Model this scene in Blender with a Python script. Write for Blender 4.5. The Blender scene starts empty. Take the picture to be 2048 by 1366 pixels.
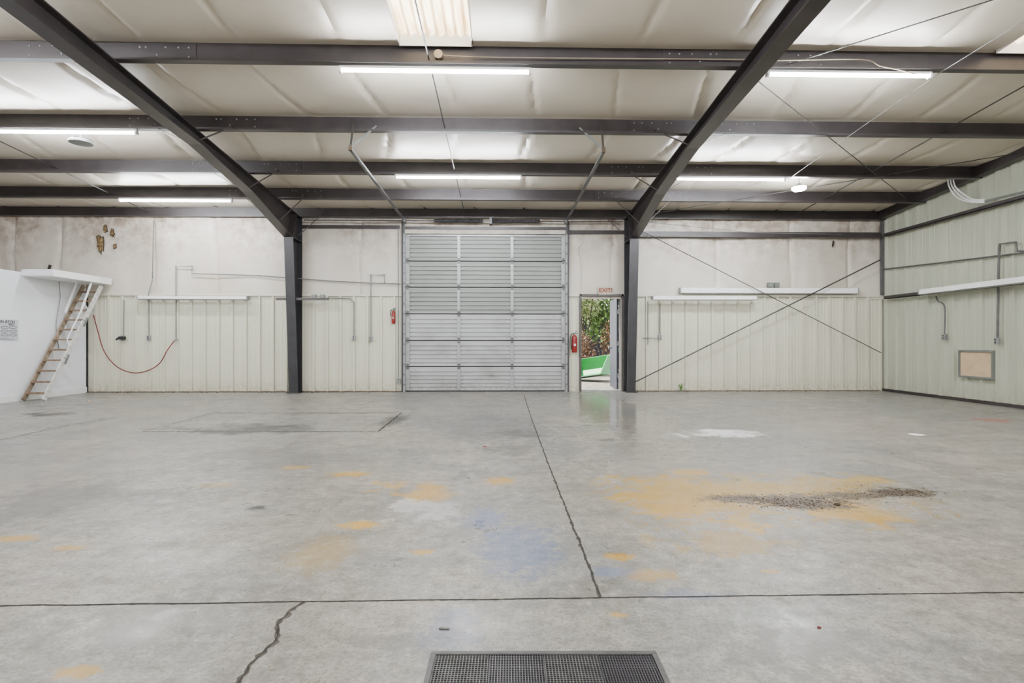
import bpy, bmesh, math, random
from mathutils import Vector, Matrix, noise, Euler
random.seed(7)
C = bpy.context.scene.collection
F = 1057.0; HC = 1.15; TH = math.radians(1.3); ct, st = math.cos(TH), math.sin(TH)
D = 12.17; XR = 8.95; XL = -9.3; XO = -12.6; YN = -5.0
def ray(px, py):
    a = (px-1024)/F; b = (683-py)/F
    return Vector((a*ct+st, ct-a*st, b))
def onY(px, py, Y):
    r = ray(px, py); t = Y/r.y; return Vector((r.x*t, Y, HC+r.z*t))
def onX(px, py, X):
    r = ray(px, py); t = X/r.x; return Vector((X, r.y*t, HC+r.z*t))
def onZ(px, py, Z=0.0):
    r = ray(px, py); t = (Z-HC)/r.z; return Vector((r.x*t, r.y*t, Z))
def R(y): return 4.96-0.083*y
# ---------------------------------------------------------------- materials
class G:
    def __init__(s, name):
        s.m = bpy.data.materials.new(name); s.m.use_nodes = True; s.nt = s.m.node_tree
        s.b = s.nt.nodes['Principled BSDF']
    def n(s, t, **kw):
        o = s.nt.nodes.new(t)
        for k, v in kw.items(): setattr(o, k, v)
        return o
    def l(s, a, b): s.nt.links.new(a, b)
    def math(s, op, a, b=None, clamp=False):
        o = s.n('ShaderNodeMath', operation=op, use_clamp=clamp)
        for i, v in enumerate((a, b)):
            if v is None: continue
            if isinstance(v, (int, float)): o.inputs[i].default_value = v
            else: s.l(v, o.inputs[i])
        return o.outputs[0]
    def noise(s, vec, scale, detail=4, rough=.55):
        o = s.n('ShaderNodeTexNoise'); o.inputs['Scale'].default_value = scale
        o.inputs['Detail'].default_value = detail; o.inputs['Roughness'].default_value = rough
        if vec is not None: s.l(vec, o.inputs['Vector'])
        return o
    def rng(s, v, a, b, c=0., d=1.):
        o = s.n('ShaderNodeMapRange'); s.l(v, o.inputs[0])
        for i, x in enumerate((a, b, c, d)):
            if isinstance(x, (int, float)): o.inputs[i+1].default_value = x
            else: s.l(x, o.inputs[i+1])
        return o.outputs[0]
    def mix(s, f, a, b):
        o = s.n('ShaderNodeMix', data_type='RGBA')
        if isinstance(f, (int, float)): o.inputs[0].default_value = f
        else: s.l(f, o.inputs[0])
        for i, v in ((6, a), (7, b)):
            if isinstance(v, tuple): o.inputs[i].default_value = (*v, 1)
            else: s.l(v, o.inputs[i])
        return o.outputs[2]
    def pos(s): return s.n('ShaderNodeNewGeometry').outputs['Position']
    def mapv(s, vec, sc, loc=(0,0,0)):
        o = s.n('ShaderNodeMapping'); s.l(vec, o.inputs[0])
        o.inputs['Scale'].default_value = sc; o.inputs['Location'].default_value = loc
        return o.outputs[0]
    def bump(s, h, st_, d):
        o = s.n('ShaderNodeBump'); s.l(h, o.inputs['Height'])
        o.inputs['Strength'].default_value = st_; o.inputs['Distance'].default_value = d
        s.l(o.outputs[0], s.b.inputs['Normal'])
def pm(name, c, rough=.5, metal=0., var=.12, scale=6, bump=0., c2=None, emit=None):
    g = G(name); p = g.pos(); nz = g.noise(p, scale, 4)
    d = c2 if c2 else tuple(x*(1-var*2) for x in c)
    g.l(g.mix(g.rng(nz.outputs[0], .35, .7), c, d), g.b.inputs['Base Color'])
    g.b.inputs['Roughness'].default_value = rough; g.b.inputs['Metallic'].default_value = metal
    if bump: g.bump(nz.outputs[0], bump, .02)
    if emit:
        g.b.inputs['Emission Color'].default_value = (*emit[0], 1); g.b.inputs['Emission Strength'].default_value = emit[1]
    return g.m
M = {}
M['steel'] = pm('dark_primer_steel', (.042,.034,.035), .42, 0, .2, 3)
M['steel2'] = pm('dark_column_steel', (.025,.024,.028), .42, 0, .2, 4)
M['rod'] = pm('rod_steel', (.06,.057,.053), .5, .3, .2, 8)
M['galv'] = pm('galvanised_steel', (.30,.31,.31), .42, .4, .15, 12)
M['track'] = pm('weathered_track_steel', (.11,.11,.11), .5, .3, .2, 9)
M['conduit'] = pm('conduit_grey', (.17,.185,.17), .5, .2, .1, 8)
M['white'] = pm('white_enamel', (.82,.83,.82), .4, 0, .05, 4)
M['whitew'] = pm('white_wall_paint', (.78,.795,.83), .7, 0, .03, 2)
M['worn'] = pm('worn_white_paint', (.66,.64,.60), .6, 0, .2, 14)
M['wood'] = pm('raw_pine', (.22,.145,.09), .7, 0, .25, 9)
M['wood3'] = pm('weathered_rail_wood', (.32,.245,.175), .7, 0, .3, 9)
M['wood2'] = pm('plywood', (.58,.43,.27), .7, 0, .1, 5)
M['red'] = pm('red_paint', (.22,.012,.01), .35, 0, .1, 6)
M['hose'] = pm('red_hose', (.17,.014,.014), .5, 0, .2, 6)
M['black'] = pm('black_rubber', (.012,.012,.013), .6, 0, .1, 9)
M['rust'] = pm('rusty_edge', (.11,.075,.045), .8, 0, .3, 9)
M['crack'] = pm('dark_crack', (.025,.022,.018), .95, 0, .3, 20)
M['chip'] = pm('chipped_joint_edge', (.08,.07,.058), .95, 0, .3, 30)
M['seam'] = pm('worn_saw_cut', (.05,.045,.04), .95, 0, .3, 8, c2=(.16,.15,.135))
M['green'] = pm('green_paint', (.035,.32,.09), .4, 0, .1, 3)
M['leaf'] = pm('leaf', (.13,.25,.055), .6, 0, .35, 3)
M['leaf2'] = pm('leaf_yellow', (.32,.40,.16), .6, 0, .3, 3)
M['dry'] = pm('dry_leaf', (.25,.145,.08), .8, 0, .3, 4)
M['bark'] = pm('bark', (.08,.055,.04), .9, 0, .3, 9)
M['dirt'] = pm('dirt', (.075,.045,.022), .95, 0, .3, 14)
M['navy'] = pm('dark_blue_door', (.012,.016,.035), .4, 0, .1, 3)
M['frame'] = pm('door_frame_paint', (.07,.063,.057), .55, 0, .2, 6)
M['paper'] = pm('paper', (.50,.52,.56), .7, 0, .03, 6)
M['ink'] = pm('ink', (.02,.02,.025), .7)
M['redink'] = pm('red_ink', (.20,.025,.02), .7)
M['card'] = pm('cardboard', (.48,.42,.31), .8, 0, .15, 10)
M['tan'] = pm('torn_insulation', (.22,.145,.06), .95, 0, .4, 22, .6)
M['torn'] = pm('torn_facing', (.06,.045,.03), .95, 0, .35, 16)
M['grate'] = pm('grate_metal', (.075,.075,.075), .5, .3, .2, 20)
M['tube'] = pm('lit_tube', (1,1,1), .4, emit=((.92,.95,1.0), 400))
M['led'] = pm('lit_led', (1,1,1), .4, emit=((.95,.97,1.0), 500))
M['asphalt'] = pm('leafy_ground', (.22,.20,.175), .95, 0, .35, 7)
M['beige'] = pm('beige_plate', (.30,.235,.15), .5, 0, .1, 8)

def clad_mat(name, c, grime):
    g = G(name); p = g.pos()
    n1 = g.noise(g.mapv(p, (1.2,1.2,.4)), 1.1, 4)
    n2 = g.noise(p, 14, 3)
    col = g.mix(g.rng(n1.outputs[0], .42, .75, 0, .4), c, tuple(x*.78 for x in c))
    sep = g.n('ShaderNodeSeparateXYZ'); g.l(p, sep.inputs[0])
    low = g.math('MULTIPLY', g.rng(sep.outputs[2], .35, 0., 0., 1.), g.rng(n2.outputs[0], .35, .65))
    g.l(g.mix(g.math('MULTIPLY', low, grime), col, (.25,.19,.12)), g.b.inputs['Base Color'])
    g.b.inputs['Roughness'].default_value = .38
    return g.m
M['clad'] = clad_mat('wall_cladding', (.56,.55,.435), .6)
M['cladg'] = clad_mat('green_white_cladding', (.42,.435,.345), .4)

def insul_mat(name, base, dark, ceil=False):
    g = G(name); p = g.pos()
    n1 = g.noise(g.mapv(p, (1,.6,.35) if not ceil else (.5,.9,1)), .9, 4 if ceil else 5, .5)
    n2 = g.noise(p, 5, 5, .65); n3 = g.noise(p, 5 if ceil else 12, 3)
    m = g.rng(n1.outputs[0], .42, .72, 0, .75)
    col = g.mix(m, base, dark)
    if not ceil:
        sep = g.n('ShaderNodeSeparateXYZ'); g.l(p, sep.inputs[0])
        top = g.math('MULTIPLY', g.rng(sep.outputs[2], 2.7, 3.9, .05, 1.), g.rng(n2.outputs[0], .32, .62))
        top = g.math('MULTIPLY', top, g.rng(g.noise(g.mapv(p, (1,1,.15)), 1.1, 3).outputs[0], .36, .58, .35, 1))
        col = g.mix(g.math('MULTIPLY', top, .85), col, (.20,.135,.09))
    else:
        col = g.mix(g.rng(n2.outputs[0], .58, .8, 0, .3), col, (.42,.35,.26))
    g.l(col, g.b.inputs['Base Color']); g.b.inputs['Roughness'].default_value = .38 if ceil else .5
    g.bump(n3.outputs[0], .10 if ceil else .15, .03 if ceil else .02)
    return g.m
M['ins'] = insul_mat('wall_insulation_facing', (.59,.545,.475), (.42,.365,.295))
M['ceil'] = insul_mat('roof_insulation_facing', (.63,.57,.47), (.55,.485,.39), True)

def sky_mat():
    g = G('fiberglass_skylight'); p = g.pos()
    n = g.noise(g.mapv(p, (6,.8,1)), 3, 5)
    sep = g.n('ShaderNodeSeparateXYZ'); g.l(p, sep.inputs[0])
    sn = g.math('SINE', g.math('MULTIPLY', sep.outputs[0], 57.0))
    col = g.mix(g.rng(n.outputs[0], .4, .65), (1,.86,.60), (.60,.40,.18))
    col = g.mix(g.rng(sn, .1, 1., 0, .8), col, (.26,.16,.065))  # rib shading painted as dark stripes into the panel colour and glow
    g.l(col, g.b.inputs['Base Color']); g.l(col, g.b.inputs['Emission Color'])
    g.b.inputs['Emission Strength'].default_value = 5.5  # panel glows in place of daylight coming through it
    return g.m
M['sky'] = sky_mat()

def door_mat():
    g = G('door_section_metal'); p = g.pos()
    sep = g.n('ShaderNodeSeparateXYZ'); g.l(p, sep.inputs[0])
    n = g.noise(g.mapv(p, (1,1,1.3)), 1.6, 5)
    n2 = g.noise(p, 18, 3)
    base = g.mix(g.rng(sep.outputs[2], 1.80, 1.82), (.38,.385,.39), (.215,.23,.21))
    col = g.mix(g.rng(n.outputs[0], .42, .72, 0, .5), base, (.17,.175,.155))
    low = g.math('MULTIPLY', g.rng(sep.outputs[2], .4, 0.), g.rng(n2.outputs[0], .4, .6))
    g.l(g.mix(g.math('MULTIPLY', low, .5), col, (.14,.11,.08)), g.b.inputs['Base Color'])
    g.b.inputs['Roughness'].default_value = .45; g.b.inputs['Metallic'].default_value = .0
    return g.m
M['door'] = door_mat()

def floor_mat():
    g = G('stained_concrete'); p = g.pos()
    wn = g.noise(p, 2.6, 6, .7)
    wv = g.n('ShaderNodeVectorMath', operation='MULTIPLY_ADD'); g.l(wn.outputs['Color'], wv.inputs[0])
    wv.inputs[1].default_value = (1.5,1.5,0)
    sb = g.n('ShaderNodeVectorMath', operation='SUBTRACT'); g.l(p, sb.inputs[0]); sb.inputs[1].default_value = (.75,.75,0)
    g.l(sb.outputs[0], wv.inputs[2]); wp = wv.outputs[0]
    n1 = g.noise(p, .5, 5, .6); n2 = g.noise(p, 2.6, 7, .74); n3 = g.noise(p, 11, 7, .80); n4 = g.noise(g.mapv(p, (1,2.4,1)), 1.4, 7, .76)
    n5 = g.noise(p, 60, 4, .75); n6 = g.noise(g.mapv(p, (2.2,.9,1), (7,3,0)), 1.1, 7, .74)
    col = g.mix(g.rng(n1.outputs[0], .40, .60), (.285,.262,.225), (.20,.206,.20))
    col = g.mix(g.rng(n2.outputs[0], .48, .60, 0, .55), col, (.335,.305,.26))
    col = g.mix(g.rng(n4.outputs[0], .47, .62, 0, .6), col, (.135,.13,.12))
    col = g.mix(g.rng(n6.outputs[0], .50, .64, 0, .5), col, (.15,.145,.132))
    col = g.mix(g.rng(n3.outputs[0], .49, .62, 0, .65), col, (.105,.096,.08))
    col = g.mix(g.rng(n3.outputs[0], .46, .36, 0, .6), col, (.40,.38,.335))
    col = g.mix(g.rng(n5.outputs[0], .48, .64, 0, .65), col, (.085,.077,.065))
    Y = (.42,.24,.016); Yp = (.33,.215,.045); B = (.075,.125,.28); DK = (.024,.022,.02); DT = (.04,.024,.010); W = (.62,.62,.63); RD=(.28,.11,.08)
    stains_sheen = [ (1380,1010,200,60,Y,.9),(1690,1030,150,42,Y,.85),(1530,995,400,58,Yp,.95),(840,985,95,35,Y,.75),(720,1050,60,12,Y,.9),(1000,962,45,10,Y,.8),
      (845,1105,40,7,Y,.9),(1240,1115,50,10,Y,.8),(30,1077,60,10,Y,.8),(1300,1150,90,16,Y,.5),(1380,945,60,10,Y,.7),(150,1345,70,22,Y,.7),(640,1110,90,50,Yp,.45),(1460,1080,200,24,Yp,.6),
      (1235,1230,30,8,Y,.7),(860,1030,110,30,W,.3),(140,1095,50,7,Y,.7),(700,948,60,8,Y,.8),(430,970,60,8,Yp,.6),(1720,960,100,16,Yp,.85),(590,935,40,6,Y,.6),(1545,1143,30,6,Y,.6),
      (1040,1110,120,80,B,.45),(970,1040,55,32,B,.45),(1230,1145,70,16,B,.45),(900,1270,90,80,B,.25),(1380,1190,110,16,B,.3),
      (1590,1003,150,21,DT,.95),(1800,985,100,14,DT,.95),(1700,992,110,12,DT,.85),(1470,998,100,12,DT,.85),(1640,1012,120,13,DT,.85),
      (95,829,60,5,DK,.85),(480,858,210,12,DK,.75),(515,1016,26,7,DK,1.),(785,842,36,15,DK,.8),(1210,880,25,5,DK,.6),(1050,868,60,14,DK,.6),(280,990,200,20,DK,.4),(1010,900,90,14,DK,.4),
      (1440,868,130,9,W,1.),(1990,840,60,6,RD,.7),(980,860,170,45,(.10,.10,.10),.6),(80,1010,180,60,(.10,.095,.085),.65),(1640,1300,300,60,(.12,.118,.11),.5),(560,920,260,30,(.12,.115,.105),.55),(250,1250,260,60,(.14,.13,.115),.5)]  # first entry here is a white floor sheen painted into the colour
    for i, (px, py, rx, ry, c, s_) in enumerate(stains_sheen):
        a = onZ(px-rx, py); b = onZ(px+rx, py); t = onZ(px, py-ry); u = onZ(px, py+ry); cc = onZ(px, py)
        hx = max((b.x-a.x)/2, .03); hy = max((t.y-u.y)/2, .03); cy = (t.y+u.y)/2
        small = hx < .35 or c == DT
        mv = g.mapv(p if small else wp, (1/hx, 1/hy, 0), (-cc.x/hx, -cy/hy, 0))
        ln = g.n('ShaderNodeVectorMath', operation='LENGTH'); g.l(mv, ln.inputs[0])
        e = g.rng(ln.outputs['Value'], .1, 1.3, 1., 0.)
        src = n3 if small or i % 2 == 0 else n2
        k = g.rng(g.math('ADD', g.math('MULTIPLY', e, .45), src.outputs[0]), .68, .82, 0, s_)
        k = g.math('MULTIPLY', k, g.rng(e, 0., .25))
        col = g.mix(k, col, c)
    g.l(col, g.b.inputs['Base Color'])
    ln = g.n('ShaderNodeVectorMath', operation='LENGTH'); g.l(g.mapv(p, (1/.8, 1/3.8, 0), (-1.85/.8, -8.6/3.8, 0)), ln.inputs[0])
    lane = g.rng(ln.outputs['Value'], .4, 1.2, .28, 1.)
    g.l(g.math('MULTIPLY', g.rng(n2.outputs[0], .35, .62, .26, .55), lane), g.b.inputs['Roughness'])
    g.b.inputs['Specular IOR Level'].default_value = .45
    g.bump(n3.outputs[0], .08, .005)
    return g.m
M['floor'] = floor_mat()
# ---------------------------------------------------------------- mesh helpers
ORG = {}
class MB:
    def __init__(s): s.v = []; s.f = []
    def add(s, vs, fs):
        k = len(s.v); s.v += [Vector(v) for v in vs]; s.f += [tuple(i+k for i in f) for f in fs]; return s
    def box(s, x0, x1, y0, y1, z0, z1):
        return s.add([(x0,y0,z0),(x1,y0,z0),(x1,y1,z0),(x0,y1,z0),(x0,y0,z1),(x1,y0,z1),(x1,y1,z1),(x0,y1,z1)],
                     [(0,3,2,1),(4,5,6,7),(0,1,5,4),(1,2,6,5),(2,3,7,6),(3,0,4,7)])
    def cb(s, c, sx, sy, sz): return s.box(c[0]-sx/2, c[0]+sx/2, c[1]-sy/2, c[1]+sy/2, c[2]-sz/2, c[2]+sz/2)
    def bar(s, p, q, w, h, up=(0,0,1)):
        p, q = Vector(p), Vector(q); d = (q-p).normalized(); u = Vector(up)
        a = d.cross(u)
        if a.length < 1e-4: a = d.cross(Vector((0,1,0)))
        a.normalize(); b = a.cross(d).normalized()
        vs = []
        for e in (p, q):
            for i, j in ((-1,-1),(1,-1),(1,1),(-1,1)): vs.append(e+a*i*w/2+b*j*h/2)
        return s.add(vs, [(0,1,2,3),(7,6,5,4),(0,4,5,1),(1,5,6,2),(2,6,7,3),(3,7,4,0)])
    def tube(s, pts, r, n=8):
        pts = [Vector(p) for p in pts]; k = len(s.v); up = None
        for i, p in enumerate(pts):
            d = (pts[min(i+1, len(pts)-1)]-pts[max(i-1, 0)]).normalized()
            a = d.cross(Vector((0,0,1)))
            if a.length < .05: a = d.cross(Vector((0,1,0))) if up is None else up - d*up.dot(d)
            a.normalize()
            if up is not None and a.dot(up) < 0: a = -a
            up = a; b = d.cross(a)
            for j in range(n):
                t = 2*math.pi*j/n; s.v.append(p+a*math.cos(t)*r+b*math.sin(t)*r)
        for i in range(len(pts)-1):
            for j in range(n):
                s.f.append((k+i*n+j, k+i*n+(j+1) % n, k+(i+1)*n+(j+1) % n, k+(i+1)*n+j))
        s.f.append(tuple(k+j for j in range(n))[::-1]); s.f.append(tuple(k+(len(pts)-1)*n+j for j in range(n)))
        return s
    def lathe(s, c, prof, n=18, axis='z'):
        k = len(s.v); c = Vector(c)
        for r, h in prof:
            for j in range(n):
                t = 2*math.pi*j/n; x, y = r*math.cos(t), r*math.sin(t)
                s.v.append(c + (Vector((x,y,h)) if axis == 'z' else (Vector((x,h,y)) if axis == 'y' else Vector((h,x,y)))))
        for i in range(len(prof)-1):
            for j in range(n): s.f.append((k+i*n+j, k+i*n+(j+1) % n, k+(i+1)*n+(j+1) % n, k+(i+1)*n+j))
        s.f.append(tuple(k+j for j in range(n))[::-1]); s.f.append(tuple(k+(len(prof)-1)*n+j for j in range(n)))
        return s
    def prism(s, poly, t0, t1, axis='x'):
        n = len(poly); vs = []
        for t in (t0, t1):
            for a, b in poly: vs.append({'x':(t,a,b),'y':(a,t,b),'z':(a,b,t)}[axis])
        return s.add(vs, [tuple(range(n))[::-1], tuple(range(n, 2*n))]+[(i,(i+1) % n,(i+1) % n+n,i+n) for i in range(n)])
    def build(s, name, mat, parent=None, smooth=False, bevel=0):
        if parent is not None: o0 = ORG[parent.name]
        else:
            xs = [v.x for v in s.v]; ys = [v.y for v in s.v]; zs = [v.z for v in s.v]
            o0 = Vector(((min(xs)+max(xs))/2, (min(ys)+max(ys))/2, min(zs)))
        me = bpy.data.meshes.new(name)
        me.from_pydata([v-o0 for v in s.v], [], s.f)
        bm = bmesh.new(); bm.from_mesh(me); bmesh.ops.recalc_face_normals(bm, faces=bm.faces); bm.to_mesh(me); bm.free()
        me.materials.append(mat if not isinstance(mat, str) else M[mat])
        if smooth:
            me.polygons.foreach_set('use_smooth', [True]*len(me.polygons))
            try: me.set_sharp_from_angle(angle=math.radians(40))
            except Exception: pass
        o = bpy.data.objects.new(name, me); C.objects.link(o)
        if parent is not None: o.parent = parent
        else: o.location = o0
        ORG[o.name] = o0
        if bevel:
            b = o.modifiers.new('bevel', 'BEVEL'); b.width = bevel; b.segments = 2; b.limit_method = 'ANGLE'
        return o
def tag(o, label, cat=None, group=None, kind=None):
    o['label'] = label
    if cat: o['category'] = cat
    if group: o['group'] = group
    if kind: o['kind'] = kind
    return o
def empty(name, loc, label, cat, group=None, kind=None):
    o = bpy.data.objects.new(name, None); C.objects.link(o); o.location = loc; o.empty_display_size = .1
    ORG[o.name] = Vector(loc); return tag(o, label, cat, group, kind)
def text(body, size, loc, rot, mat, parent, name='lettering', off=0.):
    c = bpy.data.curves.new('t', 'FONT'); c.body = body; c.size = size; c.align_x = 'CENTER'; c.align_y = 'CENTER'; c.extrude = .001; c.offset = off
    o = bpy.data.objects.new('t', c); C.objects.link(o)
    dg = bpy.context.evaluated_depsgraph_get(); me = bpy.data.meshes.new_from_object(o.evaluated_get(dg))
    bpy.data.objects.remove(o)
    me.transform(Matrix.Translation(Vector(loc)-ORG[parent.name]) @ Euler(rot).to_matrix().to_4x4())
    me.materials.clear(); me.materials.append(M[mat]); n = bpy.data.objects.new(name, me); C.objects.link(n); n.parent = parent
    ORG[n.name] = ORG[parent.name]; return n
def smoothpts(pts, k=6):
    pts = [Vector(p) for p in pts]; P = [pts[0]]+pts+[pts[-1]]; out = []
    for i in range(1, len(P)-2):
        for j in range(k):
            t = j/k; a, b, c, d = P[i-1], P[i], P[i+1], P[i+2]
            out.append(.5*((2*b)+(c-a)*t+(2*a-5*b+4*c-d)*t*t+(3*b-a-3*c+d)*t**3))
    return out+[pts[-1]]
# ---------------------------------------------------------------- setting
PUR = [6.33, 8.01, 9.62, 10.92]
xd0 = onY(813, 600, D).x; xd1 = onY(1129, 600, D).x; zd = 3.66
xw0 = onY(1162, 600, D).x; xw1 = onY(1242, 600, D).x; zw = onY(1200, 593, D).z
ZW = onY(400, 592, D).z
tag(MB().box(XO-.1, XR+.2, YN, D+.3, -.15, 0).build('floor', 'floor'), 'grey stained concrete slab floor of the warehouse', 'floor', kind='structure')

def strip(pts, w, name, label, jag=.006, var=.5, chip=1.8, both=True, m_='crack'):
    L = []
    for (a, b) in zip(pts, pts[1:]):
        n = max(2, int((b-a).length/.02))
        for i in range(n): L.append(a.lerp(b, i/n))
    L.append(pts[-1])
    def rib(wm, z, sd, vr):
        vs = []
        for i, p in enumerate(L):
            d = (L[min(i+1, len(L)-1)]-L[max(i-1, 0)]).normalized(); s = Vector((-d.y, d.x, 0))
            o = noise.noise(p*7)*jag+noise.noise(p*25)*jag*.35
            wl = wm*(1-vr+vr*2*abs(noise.noise(p*22+Vector((sd,0,0))))); wr = wm*(1-vr+vr*2*abs(noise.noise(p*19+Vector((0,sd,0)))))
            vs += [p+s*(o-wl/2)+Vector((0,0,z)), p+s*(o+wr/2)+Vector((0,0,z))]
        return vs, [(2*i, 2*i+2, 2*i+3, 2*i+1) for i in range(len(L)-1)]
    r = empty(name, L[len(L)//2], label, 'floor joint', kind='structure')
    if both: MB().add(*rib(w*chip, .0012, 9, .8)).build('chipped_edge', 'chip', r)
    MB().add(*rib(w, .0022, 4, var)).build('gap', m_, r)
strip([onZ(-300,1216), onZ(0,1212), onZ(600,1204), onZ(1200,1196), onZ(2048,1185), onZ(2400,1180)], .008, 'floor_joint', 'long crosswise joint in the concrete near the camera', .004)
strip([onZ(1202,1196), onZ(1160,1087), onZ(1105,950), onZ(1062,835), onZ(1048,790)], .014, 'floor_joint', 'lengthwise joint running from the overhead door to the crosswise joint', .006, .5)
strip([onZ(607,1204), onZ(588,1215), onZ(560,1250), onZ(545,1285), onZ(505,1325), onZ(480,1370), onZ(470,1400)], .011, 'floor_crack', 'ragged crack in the near slab left of the mat', .022, .9, 3.0)
strip([onZ(285,863), onZ(428,826)], .035, 'floor_seam', 'left end of the rectangular cut patch outline in the floor', .01, .8, both=False, m_='seam')
strip([onZ(428,826), onZ(803,826)], .08, 'floor_seam', 'far edge of the rectangular cut patch outline in the floor', .01, .7, both=False, m_='seam')
strip([onZ(803,826), onZ(757,863)], .04, 'floor_seam', 'right end of the rectangular cut patch outline in the floor', .01, .6, both=False)
strip([onZ(757,863), onZ(285,863)], .055, 'floor_seam', 'near edge of the rectangular cut patch outline in the floor', .01, .9, both=False, m_='seam')
strip([onZ(0,880), onZ(140,850), onZ(230,836)], .04, 'floor_crack', 'faint crack in the floor near the wooden ladder', .03, .8, both=False, m_='seam')

# ceiling insulation
pl = [-5.2,-3.6,-1.9,-.2,1.4,3.0,4.65]+PUR+[12.2]
seams = [-12.3+1.16*i for i in range(20)]
def zc(x, y):
    for q, (a, b) in enumerate(zip(pl, pl[1:])):
        if a <= y <= b: t = (y-a)/(b-a); s = math.sin(math.pi*t); break
    else: s = 0; q = 0
    sl = .28*math.sin(q*2.1)
    ds = min(abs(x-e-sl*(t-.5)*1.2-.05*math.sin(y*1.3+e)) for e in seams) if s else 1
    return R(y)+.25 - s**.6*(.075+.03*noise.noise(Vector((x*.6, y*.4, 3))))+ .045*math.exp(-(ds/.035)**2)*s - .010*noise.noise(Vector((x*1.8, y*1.2, 1)))*s - .003*noise.noise(Vector((x*5, y*3.5, 4)))*s
sky = [(-1.19,-.33,2.2,6.27), (6.0,6.95,2.2,6.27)]
nx, ny = 400, 250; vs = []; fs = []
for j in range(ny+1):
    y = YN+(D-YN)*j/ny
    for i in range(nx+1):
        x = XO+(XR-XO)*i/nx; vs.append((x, y, zc(x, y)))
for j in range(ny):
    for i in range(nx):
        x = XO+(XR-XO)*(i+.5)/nx; y = YN+(D-YN)*(j+.5)/ny
        if any(a < x < b and c < y < d for a, b, c, d in sky): continue
        k = j*(nx+1)+i; fs.append((k, k+1, k+nx+2, k+nx+1))
tag(MB().add(vs, fs).build('ceiling', 'ceil', smooth=True), 'quilted cream insulation facing sagging between the roof purlins', 'ceiling', kind='structure')
mb = MB()
for x0, x1, y0, y1 in [(XO,-1.2,YN,D),(-.32,5.99,YN,D),(6.96,XR+.2,YN,D),(-1.2,-.32,YN,2.2),(-1.2,-.32,6.3,D),(5.99,6.96,YN,2.2),(5.99,6.96,6.3,D)]:
    mb.prism([(y0, R(y0)+.42),(y1, R(y1)+.42),(y1, R(y1)+.5),(y0, R(y0)+.5)], x0, x1)
tag(mb.build('ceiling_deck', 'galv'), 'metal roof deck above the insulation', 'roof', kind='structure')
for n, (x0, x1, y0, y1) in enumerate(sky):
    vs = []; fs = []; k = 84
    for i in range(k+1):
        x = x0-.05+(x1-x0+.1)*i/k; dz = .02*math.cos(i/k*2*math.pi*8)
        vs += [(x, y0-.05, R(y0)+.33+dz), (x, y1+.02, R(y1)+.33+dz)]
    fs = [(2*i, 2*i+2, 2*i+3, 2*i+1) for i in range(k)]
    sk = empty('window_%d' % (n+1), ((x0+x1)/2, (y0+y1)/2, R(5)), ['corrugated fibreglass skylight above the long tube light', 'corrugated fibreglass skylight at the far right of the roof'][n], 'skylight', kind='structure')
    MB().add(vs, fs).build('pane', 'sky', sk, True)
    t = .012; m2 = MB()
    for xx in (x0, x1-t): m2.prism([(y0,R(y0)+.2),(y1,R(y1)+.2),(y1,R(y1)+.36),(y0,R(y0)+.36)], xx, xx+t)
    m2.box(x0, x1, y1-t, y1, R(y1)+.2, R(y1)+.36)
    m2.build('curb', 'white', sk)

# back wall
def panel(x0, x1, z0, z1, folds, y=D, step=.05):
    a = max(2, int((x1-x0)/step)); b = max(2, int((z1-z0)/step)); vs = []; fs = []
    for j in range(b+1):
        z = z0+(z1-z0)*j/b
        for i in range(a+1):
            x = x0+(x1-x0)*i/a; dx = min([abs(x-q+.03*math.sin(z*2+q)) for q in folds] or [9])
            vs.append((x, y-.02+.04*math.exp(-(dx/.035)**2)-.05*noise.noise(Vector((x*.8, 0, z*.7)))-.014*noise.noise(Vector((x*4, 3, z*1.5))), z))
    for j in range(b):
        for i in range(a): k = j*(a+1)+i; fs.append((k, k+1, k+a+2, k+a+1))
    return vs, fs
folds = [onY(p, 500, D).x for p in (30,120,307,433,720,1225,1430,1580,1700)]
zt = R(D)+.27
for x0, x1, z0, nm in ((XO, xd0-.02, ZW-.05, 'left of'), (xd0-.02, xd1+.02, zd+.06, 'above'), (xd1+.02, XR, ZW-.05, 'right of')):
    v, f = panel(x0, x1, z0, zt, folds)
    tag(MB().add(v, f).build('wall_back', 'ins', smooth=True), 'stained white insulation facing on the upper back wall %s the overhead door' % nm, 'wall', kind='structure')
mb = MB()
for x0, x1, z0 in ((XO, xd0-.02, 0), (xd0-.02, xd1+.02, zd+.03), (xd1+.02, xw0-.02, 0), (xw0-.02, xw1+.02, zw+.03), (xw1+.02, XR+.2, 0)):
    mb.box(x0, x1, D+.09, D+.2, z0, zt+.4)  # hidden boxes behind the facing, put in to block outside light
tag(mb.build('wall_back', 'conduit'), 'unseen outer sheet of the back wall that blocks outside light', 'wall', kind='structure')
def clad(u0, u1, z0, z1, fn, ph=0, minor=.004):
    pr = [(0,0),(.010,.048),(.052,.048),(.062,0),(.130,0),(.136,minor),(.150,minor),(.156,0),(.215,0),(.221,minor),(.235,minor),(.241,0)]
    us = []; k = math.floor((u0-ph)/.305)
    while ph+k*.305 < u1:
        for a, d in pr:
            u = ph+k*.305+a
            if u0 < u < u1: us.append((u, d))
        k += 1
    us = [(u0, 0)]+us+[(u1, 0)]; vs = []
    for u, d in us: vs += [fn(u, d, z0), fn(u, d, z1(u) if callable(z1) else z1)]
    return vs, [(2*i, 2*i+2, 2*i+3, 2*i+1) for i in range(len(us)-1)]
fb = lambda u, d, z: (u, D-.015-d, z)
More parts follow.
